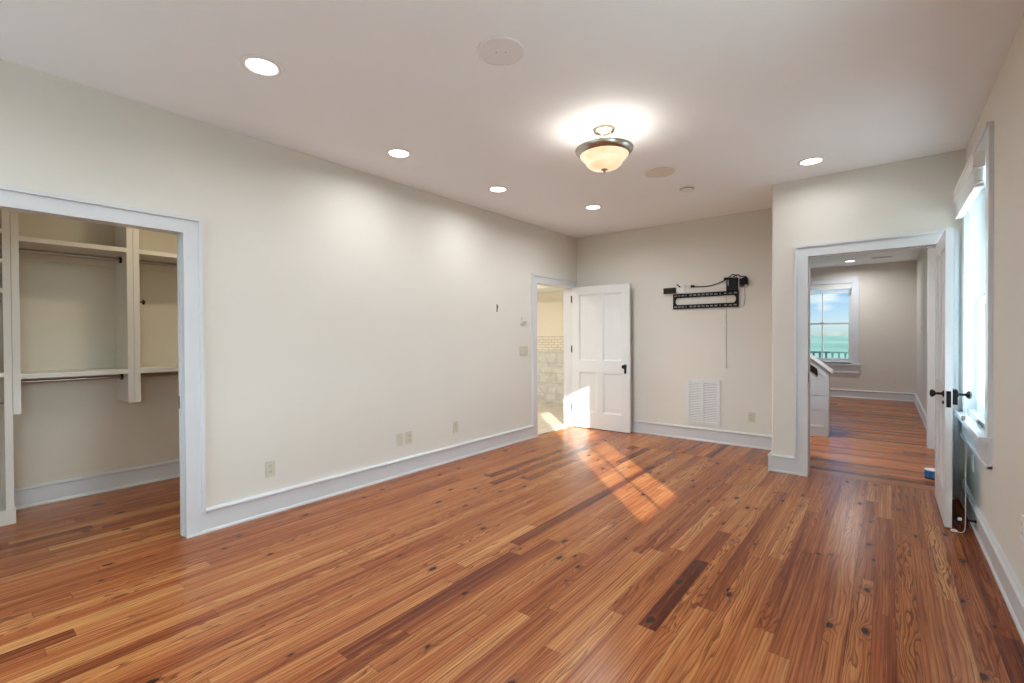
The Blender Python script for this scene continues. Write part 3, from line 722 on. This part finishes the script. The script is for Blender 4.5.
outlet((XR, 4.62, .40), -PI/2, 'white outlet under the right wall window behind the open door', m='whiteplastic')
outlet((XR, 3.05, .44), -PI/2, 'white outlet low on the right wall at the picture edge', m='whiteplastic')
e = empty('jack_plate', (XL, 2.765, .345), LW)
MB().box(-.036, .036, -.006, -.0003, -.058, .058).build('cover_plate', 'plate', e, bevel=.002)
for z in (-.02, .02): MB().box(-.010, .010, -.0075, -.006, z-.010, z+.010).build('jack', 'plate', e, bevel=.001)
tag(e, 'almond jack plate left of its neighbouring outlet on the left wall', 'wall plate')
e = empty('light_switch', (XL, 4.705, 1.132), LW)
MB().box(-.084, .084, -.006, -.0003, -.058, .058).build('cover_plate', 'plate', e, bevel=.002)
for x in (-.046, 0, .046):
    MB().box(x-.0165, x+.0165, -.0085, -.006, -.033, .033).build('rocker', 'plate', e, bevel=.002)
tag(e, 'almond triple light switch beside the bathroom doorway', 'light switch')
e = empty('thermostat', (XL, 4.70, 1.515), LW)
MB().box(-.055, .055, -.024, -.0003, -.042, .042).build('body', 'wall', e, bevel=.004)
MB().box(-.042, .042, -.0255, -.024, -.032, -.012).build('display', 'ventdark', e, bevel=.001)
tag(e, 'small beige thermostat above the light switch', 'thermostat')
e = empty('wall_hook', (XL, 4.193, 1.65), LW)
MB().box(-.007, .007, -.004, -.0003, -.045, .045).build('back_plate', 'black', e, bevel=.001)
MB().tube([(0, -.004, .01), (0, -.010, .004), (0, -.013, .022)], .004).build('prong', 'black', e, smooth=True)
tag(e, 'small dark metal hook on the left wall near the thermostat', 'hook')
e = empty('light_switch', (.455, 10.3, 1.42), -PI/2)
MB().box(-.036, .036, -.006, -.0003, -.058, .058).build('cover_plate', 'whiteplastic', e, bevel=.002)
MB().box(-.005, .005, -.014, -.006, -.010, .010).build('toggle', 'whiteplastic', e, bevel=.002)
tag(e, 'white light switch on the right wall of the hall', 'light switch')

# ------------------------------------------------------------------ return air vent on the back wall
x0, x1, z0, z1 = -1.987, -1.580, .205, .768; xc, zc = (x0+x1)/2, z0
e = empty('return_air_vent', (xc, YB, z0)); hw, hh = (x1-x0)/2, z1-z0
b = MB(); b.box(-hw, hw, -.012, -.0005, 0, .036); b.box(-hw, hw, -.012, -.0005, hh-.036, hh); b.box(-hw, -hw+.036, -.012, -.0005, .036, hh-.036); b.box(hw-.036, hw, -.012, -.0005, .036, hh-.036)
b.build('frame', 'ventmetal', e, bevel=.003)
MB().box(-.011, .011, -.0115, -.0005, .036, hh-.036).build('center_bar', 'ventmetal', e, bevel=.002)
MB().box(-hw+.03, hw-.03, -.002, -.0004, .03, hh-.03).build('backing', 'ventdark', e)
n = 24
for s in (0, 1):
    b = MB(); a, c = ((-hw+.036, -.011) if s == 0 else (.011, hw-.036))
    for k in range(n):
        z = .040+(hh-.08)*k/(n-1)
        b.prism([(-.002, z+.006), (-.010, z-.007), (-.0088, z-.0085), (-.001, z+.0045)], 'x', a, c)
    b.build('louver_bank', 'ventmetal', e)
tag(e, 'white louvred return air vent low on the back wall', 'vent')

# ------------------------------------------------------------------ television wall bracket and its wiring (local to back wall)
e = empty('tv_wall_bracket', (-1.757, YB, 1.66)); hw = .39
def rail(z):
    b = MB(); b.box(-hw, hw, -.022, -.018, z-.024, z-.008); b.box(-hw, hw, -.022, -.018, z+.008, z+.024)
    b.box(-hw, hw, -.022, -.001, z-.026, z-.023); b.box(-hw, hw, -.022, -.001, z+.023, z+.026)
    xs = [-hw, -.345, -.335, -.300, -.290, -.255, -.245, -.225, -.19, -.150, -.14, -.105, -.095, -.06, -.05, -.015, -.005, .03, .04, .075, .085, .12, .13, .16, .17, .185, .22, .255, .265, .30, .31, .345, hw]
    last = -hw
    for a, c in ((-.375, -.34), (-.33, -.295), (-.285, -.25), (-.235, -.222), (-.185, -.15), (-.135, -.10), (-.085, -.05), (-.035, 0), (.015, .05), (.065, .10), (.115, .15), (.175, .19), (.225, .26), (.28, .315), (.335, .37)):
        b.box(last, a, -.022, -.018, z-.008, z+.008); last = c
    b.box(last, hw, -.022, -.018, z-.008, z+.008)
    return b.build('slotted_rail', 'blackmount', e)
rail(.162); rail(.020)
for s in (-1, 1):
    # end plate with its inner edge bowed in
    pts = [(s*hw, .046), (s*hw, .136)]
    for k in range(9):
        a = -1+2*k/8; pts.append((s*(hw-.030-.022*a*a), .091-.045*a*-1 if False else .136-.09*k/8))
    MB().prism(pts, 'y', -.022, -.016).build('end_plate', 'blackmount', e)
for x in (-.30, .0, .30):
    for z in (.162, .020):
        MB().lathe([(.008, 0), (.008, .005), (.001, .006)], (0, 0, 0), 'y', 10).move(Matrix.Translation((x+.045, -.022, z)) @ Matrix.Scale(-1, 4, (0, 1, 0))).build('lag_bolt', 'rodmetal', e, smooth=True)
tag(e, 'black slotted television bracket screwed to the back wall', 'tv bracket')
# brown cable box at the bracket's left shoulder
e = empty('power_strip', (-2.19, YB, 1.895))
MB().box(-.078, .072, -.038, -.001, -.036, .036).build('body', 'brownplastic', e, bevel=.006)
for x in (-.045, .0, .045): MB().box(x-.014, x+.014, -.040, -.038, -.014, .014).build('socket', 'blackplastic', e, bevel=.001)
tag(e, 'dark brown power strip at the upper left of the tv bracket', 'power strip')
e = empty('media_wall_plate', (-2.055, YB, 1.912))
MB().box(-.052, .052, -.010, -.0005, -.055, .062).build('cover_plate', 'whiteplastic', e, bevel=.003)
MB().tube([(-.045, -.012, .060), (-.022, -.030, .040), (.0, -.030, .020)], .007).build('plug', 'blackplastic', e, smooth=True)['label'] = 'black plug'
MB().tube([(.0, -.012, .02), (.05, -.014, .03), (.10, -.010, .034), (.145, -.010, .030)], .0022).build('lead', 'cordwhite', e, smooth=True)
tag(e, 'white media wall plate with a black plug above the tv bracket', 'wall plate')
b = MB()
def bw(px, z, o=.014): return (px, YB-o, z)
b.tube([bw(-1.90, 1.934), bw(-1.83, 1.925), bw(-1.74, 1.922), bw(-1.65, 1.934), bw(-1.57, 1.962), bw(-1.50, 1.990), bw(-1.45, 2.005)], .0055)
b2_ = b.build('cable', 'blackplastic', smooth=True)
p = MB().box(-1.925, -1.885, YB-.024, YB-.003, 1.922, 1.948).build('plug', 'blackplastic', b2_, bevel=.004)
p = MB().box(-1.53, -1.475, YB-.028, YB-.003, 1.985, 2.010).build('connector', 'blackplastic', b2_, bevel=.004)
tag(b2_, 'thin black cable sagging across the wall above the tv bracket', 'cable')
e = empty('black_media_box', (-1.438, YB, 1.925))
MB().box(-.058, .058, -.060, -.001, -.075, .075).build('case', 'blackplastic', e, bevel=.005)
MB().box(-.040, -.034, -.0615, -.060, -.02, .05).build('indicator_strip', 'rodmetal', e)
tag(e, 'small black media box fixed above the right end of the tv bracket', 'media box')
e = empty('power_adapter', (-1.315, YB, 1.945))
MB().box(-.035, .045, -.045, -.001, -.035, .045).move(Matrix.Rotation(-.35, 4, 'Y')).build('brick', 'blackplastic', e, bevel=.006)
MB().tube([(-.10, -.066, .060), (-.06, -.05, .085), (-.02, -.05, .062), (.03, -.052, .055), (.05, -.05, .01), (.02, -.054, -.03), (-.02, -.05, -.06), (-.03, -.055, .0), (.01, -.06, .03), (.055, -.03, -.045)], .006).build('coiled_lead', 'blackplastic', e, smooth=True)
MB().tube([(-.15, -.066, .055), (-.11, -.065, .090), (-.06, -.064, .070)], .006).build('lead', 'blackplastic', e, smooth=True)
MB().tube([(.0, -.01, -.04), (.010, -.006, -.11), (.012, -.006, -.20), (.0, -.006, -.27), (-.02, -.006, -.285)], .003).build('thin_lead', 'copper', e, smooth=True)
tag(e, 'black power adapter with coiled leads at the upper right of the tv bracket', 'power adapter')
c_ = MB().tube([bw(-1.508, 1.85, .006), bw(-1.509, 1.50, .005), bw(-1.503, 1.46, .005), bw(-1.510, 1.2, .005), bw(-1.506, .94, .005)], .0022).build('hanging_cord', 'copper', smooth=True)
MB().lathe([(.001, 0), (.005, .003), (.005, .02), (.001, .024)], (-1.506, YB-.0055, .92), 'z', 10).build('cord_tip', 'copper', c_, smooth=True)
tag(c_, 'thin cord hanging straight down below the tv bracket', 'cord')

# ------------------------------------------------------------------ door stop and cord by the right baseboard
e = empty('door_stop', (XR-.018, 4.30, .075))
MB().lathe([(.012, 0), (.012, .004), (.0065, .006), (.006, .070)], (0, 0, 0), 'x', 14).move(Matrix.Scale(-1, 4, (1, 0, 0))).build('rod', 'black', e, smooth=True)
MB().lathe([(.010, .070), (.011, .076), (.010, .088), (.001, .090)], (0, 0, 0), 'x', 14).move(Matrix.Scale(-1, 4, (1, 0, 0))).build('rubber_tip', 'whiteplastic', e, smooth=True)
tag(e, 'dark rod door stop with a white tip on the right baseboard', 'door stop')
b = MB().tube([(.418, 4.36, 2.15), (.425, 4.36, 1.6), (.417, 4.34, .9), (.413, 4.30, .45), (.409, 4.27, .12), (.407, 4.26, .03), (.395, 4.25, .006), (.375, 4.235, .006), (.362, 4.235, .008)], .0018)
o = b.build('blind_cord', 'cordwhite', smooth=True)
MB().lathe([(.001, 0), (.009, .004), (.011, .020), (.006, .034), (.001, .036)], (0, 0, 0), 'x', 14).move(Matrix.Translation((.334, 4.235, .011))).build('tassel', 'cordwhite', o, smooth=True)
tag(o, 'white blind cord hanging to the floor and ending in a tassel by the door', 'cord')
e = empty('cord_cleat', (XR-.062, 4.52, W1[2]-.025))
MB().box(-.010, .010, -.014, .014, 0, .030).build('body', 'rodmetal', e, bevel=.003)
tag(e, 'small grey cord cleat on the sill of the right wall window', 'cord cleat')

# ------------------------------------------------------------------ hall: stair knee wall, blue tub
KY = 7.22; KX = -.578; SL = math.tan(math.radians(39.5))
def top(x, z0=.855): return z0+(KX-x)*SL
e = empty('stair_half_wall', (0, KY, 0)); XE = -2.6
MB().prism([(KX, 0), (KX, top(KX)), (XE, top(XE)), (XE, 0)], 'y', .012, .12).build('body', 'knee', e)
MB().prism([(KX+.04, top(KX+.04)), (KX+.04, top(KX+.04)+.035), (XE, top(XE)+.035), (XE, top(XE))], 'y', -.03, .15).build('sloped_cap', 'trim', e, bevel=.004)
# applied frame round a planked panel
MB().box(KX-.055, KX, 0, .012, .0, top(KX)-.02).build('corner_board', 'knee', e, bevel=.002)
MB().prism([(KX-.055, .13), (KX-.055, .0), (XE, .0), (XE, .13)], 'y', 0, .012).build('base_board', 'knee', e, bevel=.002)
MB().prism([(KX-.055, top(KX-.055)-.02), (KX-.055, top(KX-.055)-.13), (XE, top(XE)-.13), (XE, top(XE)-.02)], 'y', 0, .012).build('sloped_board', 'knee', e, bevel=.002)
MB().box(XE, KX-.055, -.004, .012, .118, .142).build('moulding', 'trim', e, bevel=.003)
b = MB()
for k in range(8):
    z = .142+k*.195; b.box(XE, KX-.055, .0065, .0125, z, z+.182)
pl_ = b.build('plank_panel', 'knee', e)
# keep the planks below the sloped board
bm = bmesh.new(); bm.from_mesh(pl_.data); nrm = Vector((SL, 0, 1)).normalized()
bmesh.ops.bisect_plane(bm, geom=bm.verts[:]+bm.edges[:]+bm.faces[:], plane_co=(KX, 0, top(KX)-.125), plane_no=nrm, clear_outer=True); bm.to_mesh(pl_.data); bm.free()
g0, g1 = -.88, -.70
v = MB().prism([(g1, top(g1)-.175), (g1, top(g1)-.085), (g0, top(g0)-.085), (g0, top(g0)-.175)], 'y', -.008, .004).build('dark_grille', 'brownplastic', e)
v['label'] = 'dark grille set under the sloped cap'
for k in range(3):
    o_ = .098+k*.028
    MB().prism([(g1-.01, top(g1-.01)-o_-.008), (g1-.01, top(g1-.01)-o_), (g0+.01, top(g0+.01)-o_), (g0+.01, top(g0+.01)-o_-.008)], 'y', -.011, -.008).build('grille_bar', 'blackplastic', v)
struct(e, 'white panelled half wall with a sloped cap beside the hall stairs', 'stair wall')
e = empty('plastic_tub', (.325, 5.70, 0))
MB().lathe([(.001, .0), (.050, .0), (.052, .012), (.001, .012)], seg=24).build('base', 'blackplastic', e, smooth=True)
b = MB(); ring = []
for k in range(16): b.prism([(.046*math.cos(2*PI*(k+a)/16)*s, .046*math.sin(2*PI*(k+a)/16)*s) for a, s in ((0, 1), (.5, 1.10), (1, 1), (1, .93), (.5, .93), (0, .93))], 'z', .012, .078)
b.build('ribbed_side', 'bluetub', e)
MB().lathe([(.001, .070), (.044, .070), (.052, .078), (.050, .084), (.001, .082)], seg=24).build('lid', 'whiteplastic', e, smooth=True)['label'] = 'pale lid'
tag(e, 'small blue tub on the hall floor behind the open door', 'tub')

# ------------------------------------------------------------------ outside: porch, railing, fields, added sun blockers and bounce floors
struct(MB().box(-7, 3.5, HY+.14, HY+2.5, -.16, -.04).build('ground', 'deck'), 'porch boards outside the hall window', 'porch floor')
e = empty('porch_railing', (-1.6, HY+2.35, 0))
MB().box(-4, 2.6, -.045, .045, .85, .895).build('top_rail', 'greencoat', e, bevel=.006)
MB().box(-4, 2.6, -.03, .03, .04, .09).build('bottom_rail', 'greencoat', e, bevel=.004)
k = 0; xx = -1.5
while xx < 2.2:
    MB().box(xx-.022, xx+.022, -.02, .02, .09, .85).build('baluster', 'greencoat', e); xx += .135
for xx in (-4, 2.6): MB().box(xx-.05, xx+.05, -.05, .05, -.04, 1.0).build('post', 'greencoat', e, bevel=.005)
tag(e, 'dark green porch railing with square balusters outside the hall window', 'railing')
struct(MB().box(-3000, 3000, -300, 5000, -6.2, -6).build('ground', 'ground'), 'hazy green fields reaching to the horizon beyond the porch', 'land')
struct(MB().box(1.86, 3.12, 2.50, 2.95, -6, 4.2).box(1.80, 3.18, 2.44, 3.01, 4.2, 4.32).build('wall_sunblocker_right', 'siding'), 'broad unseen added chimney that shades the right wall window', 'sunblocker')  # added out of view to stop direct sun at the right wall window
struct(MB().box(-7.5, .75, YR-.2, HY+.4, H+.12, H+.4).build('ceiling', 'siding'), 'roof deck over the whole floor', 'roof')
struct(MB().box(XR+.16, 2.9, -7, YR-.05, -6, 4.6).build('wall_sunblocker_rear', 'siding'), 'unseen block added outside the rear windows to keep the sun out', 'wall')  # added out of view to keep direct sun off the windows behind the viewer
MAT['pale'] = principled('pale bounce floor', (.84, .84, .83), .8, var=.03, scale=3)  # for unseen floors added outside to throw daylight up onto the ceiling
struct(MB().box(XR+.16, 5.5, YR-.05, HY+.1, -.2, -.05).build('ground', 'pale'), 'pale floor added outside the right wall windows to bounce daylight in', 'porch floor')
struct(MB().box(-4.5, XR+.16, -6.5, YR-.1, -.2, -.05).build('ground', 'pale'), 'pale floor added outside the rear windows to bounce daylight in', 'porch floor')
